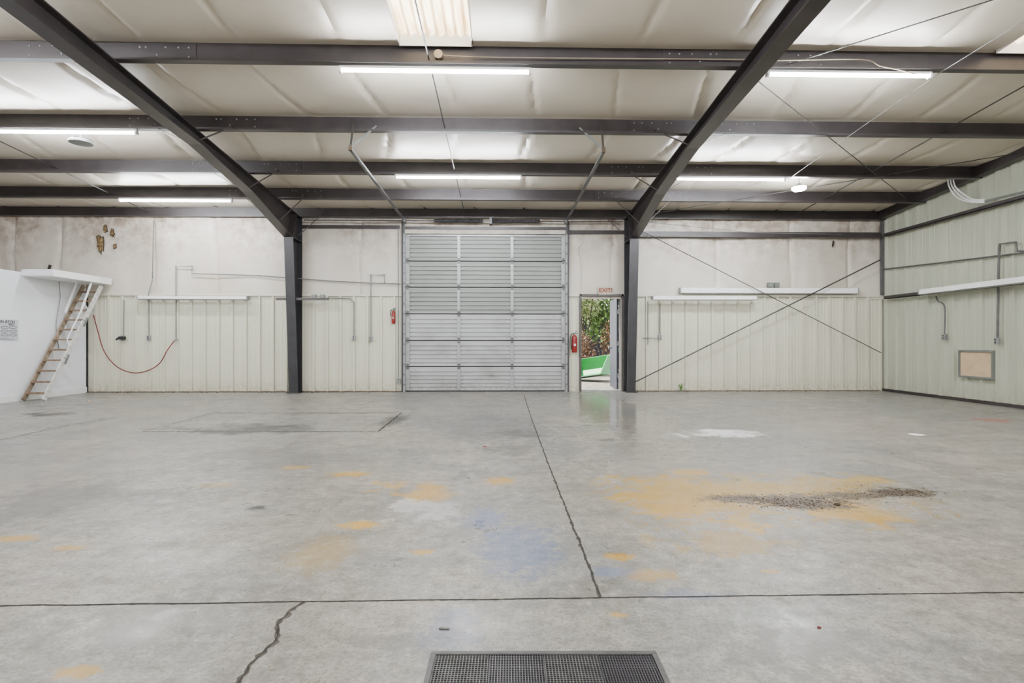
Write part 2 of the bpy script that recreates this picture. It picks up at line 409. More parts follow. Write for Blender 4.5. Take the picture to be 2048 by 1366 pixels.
for x0, x1, nm in ((XL, xd0-.03, 'left of the overhead door'), (xd1+.03, xw0-.03, 'between the overhead door and the walk door'), (xw1+.03, XR, 'right of the walk door')):
    v, f = clad(x0, x1, 0, ZW, fb)
    tag(MB().add(v, f).build('wall_back', 'clad'), 'pale ribbed metal cladding on the lower back wall %s' % nm, 'wall', kind='structure')
k = 1
for x0, x1, m_, z0, z1, nm in ((XL, xd0-.03, 'clad', ZW, ZW+.045, 'pale cap ledge on the left wall cladding'), (xd1+.03, xw0-.03, 'clad', ZW, ZW+.045, 'short pale cap ledge beside the walk door'), (xw1+.05, XR-.1, 'clad', ZW, ZW+.045, 'pale cap ledge on the right wall cladding'),
                           (XL, xd0-.1, 'rust', 0, .02, 'rusty base edge of the left cladding'), (xw1+.06, XR-.1, 'rust', 0, .015, 'rusty base edge of the right cladding')):
    tag(MB().box(x0, x1, D-.07, D, z0, z1).build('trim_%d' % k, m_), nm, 'trim', kind='structure'); k += 1
# right wall
v, f = clad(YN, D-.02, 0, lambda y: R(y)+.3, lambda u, d, z: (XR-.0-d, u, z), .1)
tag(MB().add(v, f).build('wall_right', 'cladg'), 'pale green ribbed metal side wall', 'wall', kind='structure')
tag(MB().box(XR+.06, XR+.16, YN, D+.2, 0, 5.4).build('wall_right', 'conduit'), 'outer sheet of the right side wall', 'wall', kind='structure')
tag(MB().box(XR-.06, XR, YN, D-.05, 0, .06).build('baseboard_right', 'steel'), 'dark base angle along the right wall', 'baseboard', kind='structure')
# left office wall, mezzanine, outer wall
tag(MB().box(XL-.15, XL, 2.0, D-.08, 0, 2.5).build('wall_left', 'whitew'), 'smooth white office side wall behind the ladder', 'wall', kind='structure')
tag(MB().box(XL, XL+.02, 2.0, D-.08, 0, .13).build('baseboard_left', 'white'), 'white baseboard along the office wall', 'baseboard', kind='structure')
tag(MB().box(XO, XL-.15, 2.0, D-.08, 2.38, 2.5).build('ceiling_office', 'whitew'), 'flat top of the white office box', 'ceiling', kind='structure')
tag(MB().box(XO-.1, XO, YN, D+.2, 0, 5.9).build('wall_left', 'ins'), 'far left outer wall above the office', 'wall', kind='structure')

# ---------------------------------------------------------------- steel frames
def frame_(xc, label, braces):
    r = empty('portal_frame', (xc, D-.1, 0), label, 'steel frame')
    st_ = [(YN, 5.10),(0, 4.66),(4.0, 4.37),(4.96, 4.31),(8.06, 4.13),(9.72, 3.89),(11.58, 3.43)]
    yo = D-.06
    top = [(y, R(y)-.003) for y, z in st_]+[(yo, R(yo)-.003)]
    web = [(y, z) for y, z in st_]+[(yo, 3.43)]
    MB().prism(web+top[::-1], xc-.006, xc+.006).build('rafter_web', 'steel', r)
    def fl(pts, t, name, m_='steel', w=.2):
        vs = []
        for y, z in pts: vs += [(xc-w/2,y,z),(xc+w/2,y,z),(xc+w/2,y,z+t),(xc-w/2,y,z+t)]
        n = len(pts); fs = [(0,1,2,3), tuple(4*(n-1)+i for i in range(4))[::-1]]
        for i in range(n-1):
            for j in range(4): fs.append((4*i+j, 4*i+(j+1) % 4, 4*i+4+(j+1) % 4, 4*i+4+j))
        return MB().add(vs, fs).build(name, m_, r)
    fl(st_, -.014, 'rafter_bottom_flange'); fl(top, -.014, 'rafter_top_flange')
    MB().prism([(yo, 0),(yo, 3.43),(11.58, 3.43),(yo-.24, 0)], xc-.006, xc+.006).build('column_web', 'steel2', r)
    a, b = Vector((xc, yo-.24, 0)), Vector((xc, 11.58, 3.43))
    MB().bar(a, b, .2, .014, (0,1,0)).build('column_inner_flange', 'steel2', r)
    MB().box(xc-.1, xc+.1, yo-.014, yo, 0, R(yo)-.02).build('column_outer_flange', 'steel2', r)
    MB().box(xc-.1, xc+.1, 11.58, yo-.014, 3.405, 3.425).build('stiffener', 'steel2', r)
    MB().box(xc-.13, xc+.13, yo-.32, yo+.0, 0, .02).build('base_plate', 'steel2', r)
    MB().bar((xc, 11.58, 3.43), (xc, 11.80, R(11.8)-.02), .19, .018, (0,1,0)).build('splice_plate', 'steel', r)
    for yp in (8.01, 9.62, 10.92, 12.0):
        for s in braces:
            zb = 4.13 if yp < 8.1 else (3.90 if yp < 9.8 else (3.60 if yp < 11 else 3.5))
            yb = yp if yp < 12 else 11.95
            MB().bar((xc+s*.07, yb-.04, zb), (xc+s*.62, yp-.04, R(yp)+.06), .035, .006).build('flange_brace', 'steel', r)
    return r
frame_(-4.59, 'left dark steel column and sloping rafter left of the overhead door', (-1, 1))
frame_(2.96, 'right dark steel column and sloping rafter beside the walk door', (-1, 1))
ordn = ['nearest the camera carrying the round junction box', 'second from the camera where the door track hangers attach', 'third from the camera above the short tube lights', 'fourth from the camera, last before the eave strut']
bolt_me = None
for i, y in enumerate(PUR):
    r = empty('roof_purlin', (0, y, R(y)), 'dark steel roof purlin ' + ordn[i], 'purlin')
    xe = XR-.05
    mb = MB(); z = R(y)
    mb.box(XO, xe, y, y+.012, z, z+.25).box(XO, xe, y-.08, y, z, z+.012).box(XO, xe, y-.08, y-.07, z+.012, z+.03).box(XO, xe, y+.012, y+.09, z+.238, z+.25)
    mb.build('purlin_web', 'steel', r)
    for xc in (-4.59, 2.96):
        MB().box(xc-1.0, xc+1.0, y-.008, y-.0005, z+.02, z+.23).build('lap_plate', 'steel', r)
        for s in (-1, 1):
            for dx, dz in ((.35,.18),(.42,.18),(.55,.09),(.65,.18),(.8,.18),(.92,.18),(.92,.07)):
                if bolt_me is None:
                    mbb = MB().lathe((0,0,0), [(.011,0),(.011,-.008),(.006,-.012)], 6, 'y')
                    me = bpy.data.meshes.new('bolt'); me.from_pydata(mbb.v, [], mbb.f); me.materials.append(M['galv']); bolt_me = me
                o = bpy.data.objects.new('bolt', bolt_me); C.objects.link(o); o.parent = r
                o.location = Vector((xc+s*dx, y-.008, z+dz))-Vector((0, y, R(y)))
ye = D-.1
r = empty('eave_strut', (0, ye, R(ye)), 'dark steel eave strut along the top of the back wall', 'beam')
MB().box(XO, XR-.05, ye, ye+.012, R(ye)+.0, R(ye)+.24).box(XO, XR-.05, ye-.08, ye, R(ye), R(ye)+.012).build('strut_web', 'steel', r)
MB().box(XO, XR-.05, ye-.1, ye, R(ye)+.225, R(ye)+.24).build('strut_flange', 'steel', r)
zg = onY(1500, 472, D).z
tag(MB().box(3.07, XR-.17, D-.18, D-.06, zg-.06, zg+.06).build('wall_girt', 'steel'), 'dark horizontal girt high on the back wall right of the column', 'girt')
tag(MB().box(-.0+xd1+.09, 2.85, D-.1, D-.05, 3.62, 3.70).build('wall_girt', 'steel'), 'short dark girt above the walk door', 'girt')
tag(MB().box(-4.48, xd0-.14, D-.1, D-.05, 3.72, 3.79).build('wall_girt', 'steel'), 'short dark girt between the left column and the overhead door', 'girt')
tag(MB().prism([(YN, R(YN)+.02),(D-.1, R(D)+.02),(D-.1, R(D)+.2),(YN, R(YN)+.22)], XR-.2, XR-.06).build('end_rafter', 'steel'), 'dark sloping rafter along the top of the right wall', 'rafter')
for z, nm in ((3.55, 'upper dark girt across the right wall'), (2.12, 'lower dark girt across the right wall')):
    tag(MB().box(XR-.17, XR-.05, YN, D-.27, z, z+.012).box(XR-.17, XR-.158, YN, D-.27, z, z+.07).build('wall_girt', 'steel'), nm, 'girt')
tag(MB().box(XR-.11, XR-.055, D-.13, D-.07, ZW+.05, R(D)).build('corner_post', 'track'), 'narrow dark corner post where back and right walls meet', 'post')
# rods
def rod(pts, label, r=.008, m_='rod', name='bracing_rod', cat='rod'):
    return tag(MB().tube(pts, r, 6).build(name, m_, smooth=True), label, cat)
rod([onY(1268,765,11.95), onY(1760,520,11.9)], 'thick brace rod rising to the right across the back wall', .015)
rod([onY(1285,463,11.9), onY(1763,706,11.98)], 'thin brace rod falling to the right across the back wall', .009)
rod([(3.08,6.4,R(6.4)-.03), (8.7,11,R(11)+.05)], 'roof brace rod running from right rafter toward the corner', .007)
rod([(8.7,2.4,R(2.4)+.05), (3.05,6.6,R(6.6)+.05)], 'roof brace rod near the far right skylight', .007)
rod([(8.7,8.7,R(8.7)+.08), (3.05,11.7,R(11.7)-.05)], 'roof brace rod from right wall rafter to the right column knee', .007)
rod([(6.9,2.5,R(2.5)+.08), (6.75,12.0,R(12.0)+.08)], 'sag rod through the purlins in the right bay', .009)
rod([(-.88,2.5,R(2.5)+.08), (-.8,12.0,R(12.0)+.08)], 'sag rod through the purlins above the overhead door', .009, 'track')
rod([(-8.1,2.5,R(2.5)+.08), (-7.85,12.0,R(12.0)+.08)], 'sag rod through the purlins in the left bay', .009)
rod([(5.7,3.5,R(3.5)-.02),(5.33,6.3,R(6.3)-.03),(5.3,8.0,R(8)-.03),(5.3,9.6,R(9.6)-.03)], 'pale electric cable linking the two right tube lights', .005, 'galv', 'cable', 'cable')
rod([onY(1285,443,11.9), onY(1500,465,11.6), onX(1746,470,XR-.25)], 'thin cable under the eave right of the right column', .006, 'conduit', 'cable', 'cable')

# ---------------------------------------------------------------- overhead door
dr = empty('door_1', ((xd0+xd1)/2, D, 0), 'large closed grey sectional overhead door with six ribbed sections', 'overhead door', kind='structure')
zb = [onY(970, y, D).z for y in (783,732,680,627,574,522,469)]; zb[0] = .03
yd = D+.0
for i in range(6):
    z0, z1 = zb[i], zb[i+1]; pr = [(yd-.0, z0), (yd-.03, z0), (yd-.03, z0+.05)]
    n = 5; h = (z1-z0-.12)/n
    for k_ in range(n):
        a = z0+.05+k_*h
        pr += [(yd+.0, a+h*.05), (yd+.0, a+h*.30), (yd-.028, a+h*.38), (yd-.028, a+h*.98)]
    pr += [(yd-.03, z1-.06), (yd-.03, z1-.024), (yd-.0, z1-.024)]
    MB().prism(pr+[(yd+.02, z1-.024),(yd+.02, z0)], xd0, xd1).build('section_panel', 'door', dr)
xs = [xd0+.035, onY(918,600,D).x, onY(1024,600,D).x, xd1-.035]
MB().box(xd0, xd1, yd+.02, yd+.03, 0, zb[6]).build('backing_sheet', 'black', dr)
for i in range(6):
    for j, x in enumerate(xs):
        w = .045 if j in (0, 3) else .036
        MB().box(x-w, x+w, yd-.06, yd-.025, zb[i]+.004, zb[i+1]-.028).build('stile', 'galv', dr)
for i in range(1, 6):
    for x in xs:
        MB().box(x-.028, x+.028, yd-.072, yd-.05, zb[i]-.07, zb[i]+.06).tube([(x-.04,yd-.076,zb[i]),(x+.04,yd-.076,zb[i])], .012, 8).build('hinge', 'track', dr)
MB().box(xd0, xd1, yd-.075, yd-.03, zb[6]-.06, zb[6]-.022).build('top_strut', 'galv', dr)
MB().box(xd0, xd1, yd-.035, yd+.01, 0, .03).build('bottom_seal', 'black', dr)
MB().box(-.25, -.13, yd-.07, yd-.045, zb[1]-.2, zb[1]-.16).build('handle', 'galv', dr)
tag(MB().box(xd0-.02, xd1+.02, D-.06, D+.05, zb[6]+.0, zb[6]+.10).build('trim_6', 'ins'), 'pale header strip over the overhead door', 'trim', kind='structure')
tag(MB().box(xd0-.02, xd1+.02, D-.09, D-.05, zb[6]+.10, zb[6]+.16).build('trim_7', 'steel'), 'dark lintel angle over the overhead door', 'trim', kind='structure')
for s, x, lb in ((-1, xd0-.035, 'left'), (1, xd1+.035, 'right')):
    r = empty('door_track', (x, D-.1, 0), 'steel roller track on the %s side of the overhead door with ceiling hanger' % lb, 'door track')
    MB().box(x-.020, x+.020, D-.115, D-.105, 0, 3.6).box(x-.020*s-.004, x-.020*s+.004, D-.115, D-.06, 0, 3.6).build('vertical_track', 'galv', r)
    MB().box(x+s*.022, x+s*.055, D-.13, D-.07, 0, 3.9).build('jamb_angle', 'steel2', r)
    for q in range(15):
        MB().box(x-.012, x+.012, D-.119, D-.115, .15+q*.23, .19+q*.23).build('track_slot', 'frame', r)
    cur = [Vector((x, D-.11-.38*(1-math.cos(t)), 3.6+.38*math.sin(t)*.9)) for t in [i*math.pi/2/8 for i in range(9)]]
    mb = MB()
    for a, b in zip(cur, cur[1:]): mb.bar(a, b, .045, .025, (1,0,0))
    mb.build('curved_track', 'track', r)
    e = Vector((x+s*.0, 7.75, 3.98))
    MB().bar(cur[-1], e, .008, .035).bar(cur[-1]+Vector((s*.02,0,-.02)), e+Vector((s*.02,0,-.02)), .035, .006).build('horizontal_track', 'track', r)
    MB().bar(e, (e.x, 7.95, R(7.95)+.2), .03, .006, (0,1,0)).build('hanger', 'rod', r)
    MB().bar(e, (e.x-s*.32, 8.0, R(8.0)+.1), .028, .006, (0,1,0)).build('hanger_brace', 'conduit', r)
    MB().box(e.x-.025, e.x+.025, e.y-.02, e.y+.02, e.z-.05, e.z+.03).build('end_bracket', 'rust', r)
zs = onY(973, 443, 12.0).z
r = empty('torsion_shaft', (-.2, 11.98, zs), 'spring shaft with two dark coil springs above the overhead door', 'door spring')
MB().tube([(-4.4,11.95,zs),(2.8,11.95,zs)], .014, 8).build('shaft', 'track', r)
for a, b in ((868,966),(981,1080)):
    xa, xb = onY(a,443,11.95).x, onY(b,443,11.95).x; n = 34
    prof = []
    for i in range(n*2+1): prof.append((.042 if i % 2 else .034, (xb-xa)*i/(n*2)))
    MB().lathe((xa,11.95,zs), prof, 14, 'x').build('spring', 'steel2', r)
MB().box(-.24,-.18,11.9,D-.1,zs-.07,zs+.07).build('centre_bracket', 'track', r)
for x in (xd0-.0, xd1+.0): MB().lathe((x-.03,11.95,zs), [(.07,0),(.05,.01),(.05,.05),(.07,.06)], 16, 'x').build('cable_drum', 'conduit', r)

# ---------------------------------------------------------------- walk door
r = empty('door_2', ((xw0+xw1)/2, D, 0), 'open walk door with dark frame right of the overhead door', 'door', kind='structure')
MB().box(xw0-.045, xw0+.0, D-.08, D+.22, 0, zw+.05).box(xw1, xw1+.045, D-.08, D+.22, 0, zw+.05).box(xw0-.045, xw1+.045, D-.08, D+.22, zw, zw+.05).build('door_frame', 'frame', r)
MB().box(xw0, xw1, D-.06, D+.22, 0, .02).build('threshold', 'galv', r)
leaf = MB().bar((xw1-.03, D+.22, zw/2), (xw1-.0, D+.22+.9, zw/2), .045, zw-.04).build('door_leaf', 'navy', r)
MB().tube([(xw1-.08,D+1.02,1.0),(xw1-.02,D+1.02,1.0)], .03, 10).build('door_knob', 'galv', leaf)
for z in (.3, 1.05, 1.8): MB().tube([(xw1-.02,D+.2,z),(xw1-.02,D+.2,z+.1)], .012, 8).build('hinge', 'galv', leaf)
# exit sign
p0, p1 = onY(1197,590,D-.06), onY(1225,574,D-.06)
r = empty('exit_sign', (p0.x, p0.y, p0.z), 'small tilted cardboard exit sign above the walk door', 'sign')
MB().box(p0.x, p1.x, D-.085, D-.078, p0.z+.01, p1.z+.01).build('board', 'card', r)
text('EXIT!', .135, ((p0.x+p1.x)/2, D-.088, (p0.z+p1.z)/2+.01), (math.pi/2, 0, 0), 'redink', r, off=.003)
# outdoors
tag(MB().box(-6, 14, D+.2, 34, -.2, -.04).build('ground', 'asphalt'), 'leaf littered ground outside the walk door', 'ground', kind='structure')
def shrub(c, rx, ry, rz, n, m_, label, leaf=.09):
    r = empty('shrub', (c[0], c[1], -.04), label, 'shrub')
    vs = []; fs = []
    for i in range(n):
        u = Vector((random.gauss(0,1), random.gauss(0,1), random.gauss(0,1))).normalized()*random.uniform(.45,1)
        p = Vector((c[0]+u.x*rx, c[1]+u.y*ry, c[2]+u.z*rz)); a = Vector((random.uniform(-1,1),random.uniform(-1,1),random.uniform(-1,1))).normalized()
        b = a.cross(Vector((random.uniform(-1,1),random.uniform(-1,1),random.uniform(-1,1)))).normalized(); l = leaf*random.uniform(.6,1.3); k_ = len(vs)
        if p.z < 0: p.z = random.uniform(0,.2)
        vs += [p-a*l, p+b*l*.4, p+a*l, p-b*l*.4]; fs.append((k_,k_+1,k_+2,k_+3))
    MB().add(vs, fs).build('foliage', m_, r)
    mb = MB()
    for i in range(7):
        q = Vector((c[0]+random.uniform(-rx,rx)*.8, c[1]+random.uniform(-ry,ry)*.6, c[2]+rz*random.uniform(.2,.9)))
        mb.tube(smoothpts([(c[0]+random.uniform(-.1,.1),c[1],-.05), ((c[0]+q.x)/2+.1,(c[1]+q.y)/2,q.z*.5), q], 4), .018, 6)
    mb.build('stem', 'bark', r)
shrub((4.1,20.8,2.9), 1.5,1.0,1.9, 2800, 'leaf', 'tall green shrub seen through the walk door', .12)
shrub((2.8,19.0,2.6), .9,.6,.75, 1000, 'leaf2', 'yellow green leaning bush seen at the top of the walk door', .09)
shrub((4.2,18.4,1.2), .75,.5,.9, 900, 'dry', 'brown dry brush behind the green bucket', .07)
shrub((2.7,18.4,.7), .75,.5,.85, 1100, 'dry', 'low tangle of dead leaves left behind the green bucket', .07)
shrub((6.8,22.5,3.2), 1.3,1.0,2.4, 2000, 'leaf', 'dark green shrub farthest back outside', .13)
tag(MB().box(1.5,6.6,24.6,24.7,.0,2.6).box(1.5,6.6,24.55,24.6,.9,1.0).box(1.5,6.6,24.55,24.6,1.9,2.0).box(1.5,1.7,24.55,24.6,-.04,2.7).box(6.4,6.6,24.55,24.6,-.04,2.7).build('board_fence', 'navy'), 'dark fence behind the bushes outside', 'fence')
# green loader bucket
bx0, bx1 = 2.0, 3.35; by = 15.9
r = empty('loader_bucket', ((bx0+bx1)/2, by, .0), 'bright green tractor loader bucket outside the walk door', 'loader bucket')
prof = [(by-.45,.06),(by+.15,.0),(by+.38,.10),(by+.48,.30),(by+.45,.52),(by+.32,.70)]
mb = MB()
for a, b in zip(prof, prof[1:]): mb.bar(((bx0+bx1)/2, a[0], a[1]), ((bx0+bx1)/2, b[0], b[1]), bx1-bx0, .02, (0,0,1))
mb.build('shell', 'green', r)
for x in (bx0, bx1): MB().prism(prof, x-.012, x+.012).build('side_plate', 'green', r)
MB().box(bx0, bx1, by-.50, by-.4, .04, .06).build('cutting_edge', 'galv', r)
MB().bar((bx1-.35, by+.5, .45), (bx1-.2, by+1.6, .9), .1, .14).build('loader_arm', 'green', r)
r.rotation_euler = (0, math.radians(-9), math.radians(-38)); r.location.z = .07; r.scale = (.9,.9,.85)

# ---------------------------------------------------------------- lights
def tubelight(xa, xb, y, zt_, label):
    z = min(zt_, R(y)-.045)
    r = empty('tube_light', ((xa+xb)/2, y, z), label, 'tube light', 'lit tube lights under the purlins')
    MB().box(xa, xb, y-.020, y+.020, z+.014, z+.045).build('housing', 'white', r, bevel=.004)
    MB().tube([(xa+.03,y,z-.004),(xb-.03,y,z-.004)], .019, 6).build('tube', 'tube', r, True)
    for x in (xa, xb-.03): MB().box(x, x+.03, y-.03, y+.03, z-.03, z+.02).build('end_cap', 'white', r)
def tl(pa, pb, py, i, label):
    y = PUR[i]-.04; a, b = onY(pa, py, y), onY(pb, py, y); tubelight(a.x, b.x, y, (a.z+b.z)/2, label)
tl(678, 1062, 142, 0, 'long lit tube light below the central skylight')
tl(790, 1043, 353, 2, 'lit tube light above the overhead door on the third purlin')
tl(1533, 1862, 150, 0, 'long lit tube light right of the right rafter nearest the camera')
tl(1350, 1570, 357, 2, 'lit tube light right of the right rafter on the third purlin')
tl(-30, 275, 264, 1, 'lit tube light at the left edge above the round fixture')
tl(238, 465, 401, 3, 'lit tube light left of the left rafter on the fourth purlin')
for x, y in ((-6.1,4.6),(0,2.9),(5.8,3.0),(-6.1,-2),(0,-2),(5.8,-2)):  # unseen tubes added overhead and behind the camera to light the near floor
    tubelight(x-1.2, x+1.2, y, R(y)-.05, 'lit tube light added out of view to brighten the near floor')
# round fixture and led fixture
p = onY(162, 284, 8.25)
r = empty('high_bay_light', p, 'round unlit grey ceiling light with fins at the left', 'ceiling light')
MB().lathe(p, [(.02,.14),(.02,.05),(.06,.045),(.155,.02),(.165,0),(.155,-.02),(.05,-.025)], 24).build('lamp_body', 'conduit', r, True)
for i in range(8):
    t = i*math.pi/4; MB().bar(p+Vector((.05*math.cos(t),.05*math.sin(t),.04)), p+Vector((.15*math.cos(t),.15*math.sin(t),.03)), .006, .03).build('fin', 'rod', r)
MB().tube([p+Vector((0,0,.12)), (p.x,p.y+.0,R(8.25)+.2)], .006, 6).build('cord', 'black', r)
p = onY(1598, 376, 9.9)
r = empty('high_bay_light', p, 'small lit led fixture on the right between third and fourth purlins', 'ceiling light')
MB().lathe(p, [(.04,.08),(.05,.06),(.08,.03),(.12,.01)], 20).build('lamp_body', 'conduit', r, True)
MB().lathe(p, [(.125,.012),(.125,-.02),(.10,-.045),(.03,-.06)], 16).build('diffuser', 'led', r)
MB().tube([p+Vector((0,0,.08)), (p.x,p.y,R(9.9)+.2)], .006, 6).build('cord', 'black', r)
# wall fixtures
def fixture(a, b, h, d, label):
    a, b = Vector(a), Vector(b); c = (a+b)/2
    r = empty('strip_fixture', c, label, 'light fixture')
    MB().bar(a, b, d, h).build('housing', 'white', r, bevel=.006)
    dd = (b-a).normalized()
    for e, s in ((a, 1), (b, -1)): MB().bar(e-dd*s*.012, e+dd*s*.012, d+.008, h+.012).build('end_cap', 'galv', r)
    MB().bar(a+dd*.05+Vector((0,0,-h/2-.008)), b-dd*.05+Vector((0,0,-h/2-.008)), d*.6, .012).build('channel_cover', 'galv', r)
    return r
fixture(onY(278,595,D-.16), onY(496,596,D-.16), .07, .13, 'unlit white strip fixture on the ledge left of the left column')
fixture(onY(1360,581,D-.13), onY(1714,582,D-.13), .12, .10, 'long white strip fixture on the ledge of the right back wall')
fixture(onY(1305,596,D-.26), onY(1512,596,D-.26), .085, .12, 'short white strip fixture just below the long one on the right')
fixture(onX(1843,584,XR-.235), onX(2140,548,XR-.235), .10, .13, 'white strip fixture mounted along the lower girt of the right wall')
a, b = onY(553,598,D-.40), onY(657,598,D-.40)
r = empty('shelf_bracket', (a+b)/2, 'dark channel bar crossing the left column with small boxes', 'bracket')
MB().bar(a, b, .08, .05).build('channel', 'steel', r)
for q in (628, 645): MB().cb(onY(q,592,D-.40), .10, .07, .06).build('box', 'conduit', r)
for q, l in ((1540,'left'),(1553,'right')):
    o = MB().cb(onY(q,570,D-.12), .11, .08, .11).build('junction_box', 'conduit', bevel=.005)
    tag(o, '%s one of two small grey boxes above the long strip fixture' % l, 'junction box')

# ---------------------------------------------------------------- conduits
def conduit(lst, label, boxes=(), r_=.012, Y=D-.08, X=None, m_='conduit', sm=False, name='conduit', cat='conduit'):
    P = [(onX(a, b, X) if X else onY(a, b, Y)) for a, b in lst]
    rt = empty(name, P[-1], label, cat)
    Q = smoothpts(P) if sm else P
    MB().tube(Q, r_, 8).build('pipe', m_, rt, True)
    for a, b in boxes:
        c = onX(a, b, X) if X else onY(a, b, Y)
        bx = MB().cb(c, *((.06,.07,.12) if X else (.07,.06,.12))).build('outlet_box', 'galv', rt, bevel=.004)
        o = (-.034, 0) if X else (0, -.034)
        for dz in (-.025, .025): MB().cb(c+Vector((o[0],o[1],dz)), *((.006,.03,.028) if X else (.03,.006,.028))).build('socket', 'frame', bx)
    if not X:
        for k_ in range(1, len(P)-1):
            MB().lathe(P[k_]+Vector((0,-.0,0)), [(r_*1.3,-.02),(r_*1.6,-.008),(r_*1.6,.008),(r_*1.3,.02)], 10).build('coupling', 'galv', rt)
    return rt
conduit([(800,568),(740,566),(660,562),(520,551),(384,547),(384,533),(352,533),(352,678)], 'long grey conduit from the red hose up and across to the overhead door')
conduit([(769,566),(769,550),(742,550),(742,678)], 'short looped conduit dropping beside the small fire extinguisher', [(742,678)])
conduit([(307,442),(305,560),(297,588),(298,676)], 'grey conduit dropping from the eave behind the left strip fixture', [(298,676)])
conduit([(248,600),(247,676)], 'short grey conduit with a black plug near the ladder', [(246,676)])
conduit([(655,596),(700,597),(708,604),(708,676)], 'grey conduit dropping between the left column and overhead door', [(708,676)])
conduit([(797,455),(797,762)], 'thin conduit along the left jamb of the overhead door', [(797,762)], .010, D-.1)
conduit([(1296,602),(1296,690)], 'short thin conduit beside the right column', (), .009)
conduit([(1320,608),(1320,676),(1285,676)], 'grey conduit with outlet box right of the right column', [(1320,674)])
conduit([(1755,540),(1860,528),(1995,512),(2100,499)], 'level conduit across the upper right wall', (), .016, X=XR-.07, m_='track')
conduit([(2060,503),(2034,502),(2032,484),(2000,488),(1997,530),(1995,678)], 'looped conduit dropping on the right wall beside the plywood hatch', [(1994,682)], .018, X=XR-.08, m_='track')
conduit([(1872,592),(1876,602),(1889,614),(1889,672)], 'flexible conduit below the right wall strip fixture', [(1889,674)], .012, X=XR-.075, m_='track', sm=True)
conduit([(1168,484),(1158,500),(1163,540),(1160,600)], 'loose thin wire hanging above the walk door', (), .004, sm=True, name='wire', cat='wire')
conduit([(118,560),(120,600),(112,650),(118,700)], 'thin grey wire hanging on the white office wall behind the ladder', (), .006, X=XL+.03, sm=True, name='wire', cat='wire')
o = MB().cb(onY(244,676,D-.15), .12, .09, .07).tube([onY(232,680,D-.15), onY(236,676,D-.15)], .02, 8).build('plug_adapter', 'black', bevel=.01); tag(o, 'black plug adapter in the outlet nearest the ladder', 'plug')
# air hose
hp = [onY(350,680,D-.12), onY(335,700,D-.13), onY(318,728,D-.13), onY(290,743,D-.14), onY(262,745,D-.14), onY(232,732,D-.13), onY(208,702,D-.13), onY(195,660,D-.13), onY(187,630,D-.13)]
r = empty('air_hose', hp[0], 'red rubber air hose drooping along the cladding right of the ladder', 'hose')
MB().tube(smoothpts(hp), .011, 8).build('hose', 'hose', r, True)
MB().tube([hp[0], hp[0]+Vector((.07,0,.01))], .018, 8).build('fitting', 'galv', r)
# junction box and conduit on the nearest purlin
p = onY(877, 110, PUR[0]-.05)
r = empty('junction_box', p, 'beige octagonal junction box on the nearest purlin with conduit', 'junction box')
MB().lathe(p, [(.05,.03),(.055,0),(.055,-.03),(.02,-.035)], 8, 'y').build('box', 'beige', r)
pts = [p, onY(1000,115,p.y), onY(1480,119,p.y), onY(1500,121,p.y-.14), onY(1560,121,p.y-.14), onY(1720,119,p.y-.05), onY(1760,132,p.y-.05), onY(1800,140,p.y-.05), onY(1830,148,p.y-.05)]
MB().tube(smoothpts(pts, 4), .0065, 8).build('pipe', 'beige', r, True)
# white flexible cables at the right
for i, l in enumerate(('left', 'middle', 'right')):
    X = XR-.25
    P = [onX(1896+5*i, 350, X), onX(1898+6*i, 372, X), onX(1912+8*i, 393-2*i, X), onX(1935+6*i, 403-2*i, X), onX(1968, 405-3*i, X)]
    tag(MB().tube(smoothpts(P), .013, 8).build('cable', 'white', smooth=True), '%s white flexible cable curving down at the right wall eave' % l, 'cable')
conduit([(1968,403),(2048,384),(2100,372)], 'conduit lying along the upper girt of the right wall', (), .02, X=XR-.22)
# plywood hatch
a, b = onX(1920, 703, XR-.05), onX(1990, 762, XR-.05)
y0, y1 = b.y, a.y; z1 = onX(1990,701,XR-.05).z; z0 = onX(1920,754,XR-.05).z
r = empty('wall_hatch', (XR-.05, (y0+y1)/2, z0), 'square plywood covered hatch with metal frame low on the right wall', 'hatch')
MB().box(XR-.07, XR-.05, y0+.03, y1-.03, z0+.03, z1-.03).build('plywood_board', 'wood2', r)
MB().box(XR-.09, XR-.03, y0, y0+.035, z0, z1).box(XR-.09, XR-.03, y1-.035, y1, z0, z1).box(XR-.09, XR-.03, y0+.035, y1-.035, z0, z0+.035).box(XR-.09, XR-.03, y0+.035, y1-.035, z1-.035, z1).build('frame', 'conduit', r)

# ---------------------------------------------------------------- extinguishers
def exting(c, H, label, hoseL):
    rd = H*.12; r = empty('fire_extinguisher', c, label, 'fire extinguisher'); c = Vector(c)
    MB().lathe(c, [(rd*.85,0),(rd,.015),(rd,H*.66),(rd*.8,H*.74),(rd*.35,H*.79),(rd*.3,H*.82)], 20).build('cylinder', 'red', r, True)
    MB().lathe(c+Vector((0,0,H*.82)), [(rd*.35,0),(rd*.35,H*.06),(rd*.2,H*.09)], 10).build('valve', 'galv', r)
    MB().bar(c+Vector((-rd*.2,0,H*.9)), c+Vector((rd*1.2,-.01,H*.99)), .02, .012).bar(c+Vector((-rd*.2,0,H*.87)), c+Vector((rd*1.2,-.01,H*.88)), .02, .012).build('handle', 'black', r)
    MB().box(c.x-rd*.4, c.x+rd*.4, c.y-rd-.002, c.y-rd+.02, c.z+H*.3, c.z+H*.4).build('label_plate', 'paper', r)
    MB().tube(smoothpts([c+Vector((-rd*.2,0,H*.87)), c+Vector((-rd*1.3,-.01,H*.8)), c+Vector((-rd*1.35,-.02,H*.5)), c+Vector((-rd*1.2,-.02,H*hoseL))]), .010, 8).build('hose', 'black', r, True)
    MB().box(c.x-.03, c.x+.03, c.y+rd*.9, c.y+rd*.9+.02, c.z, c.z+H*.9).build('wall_bracket', 'galv', r)
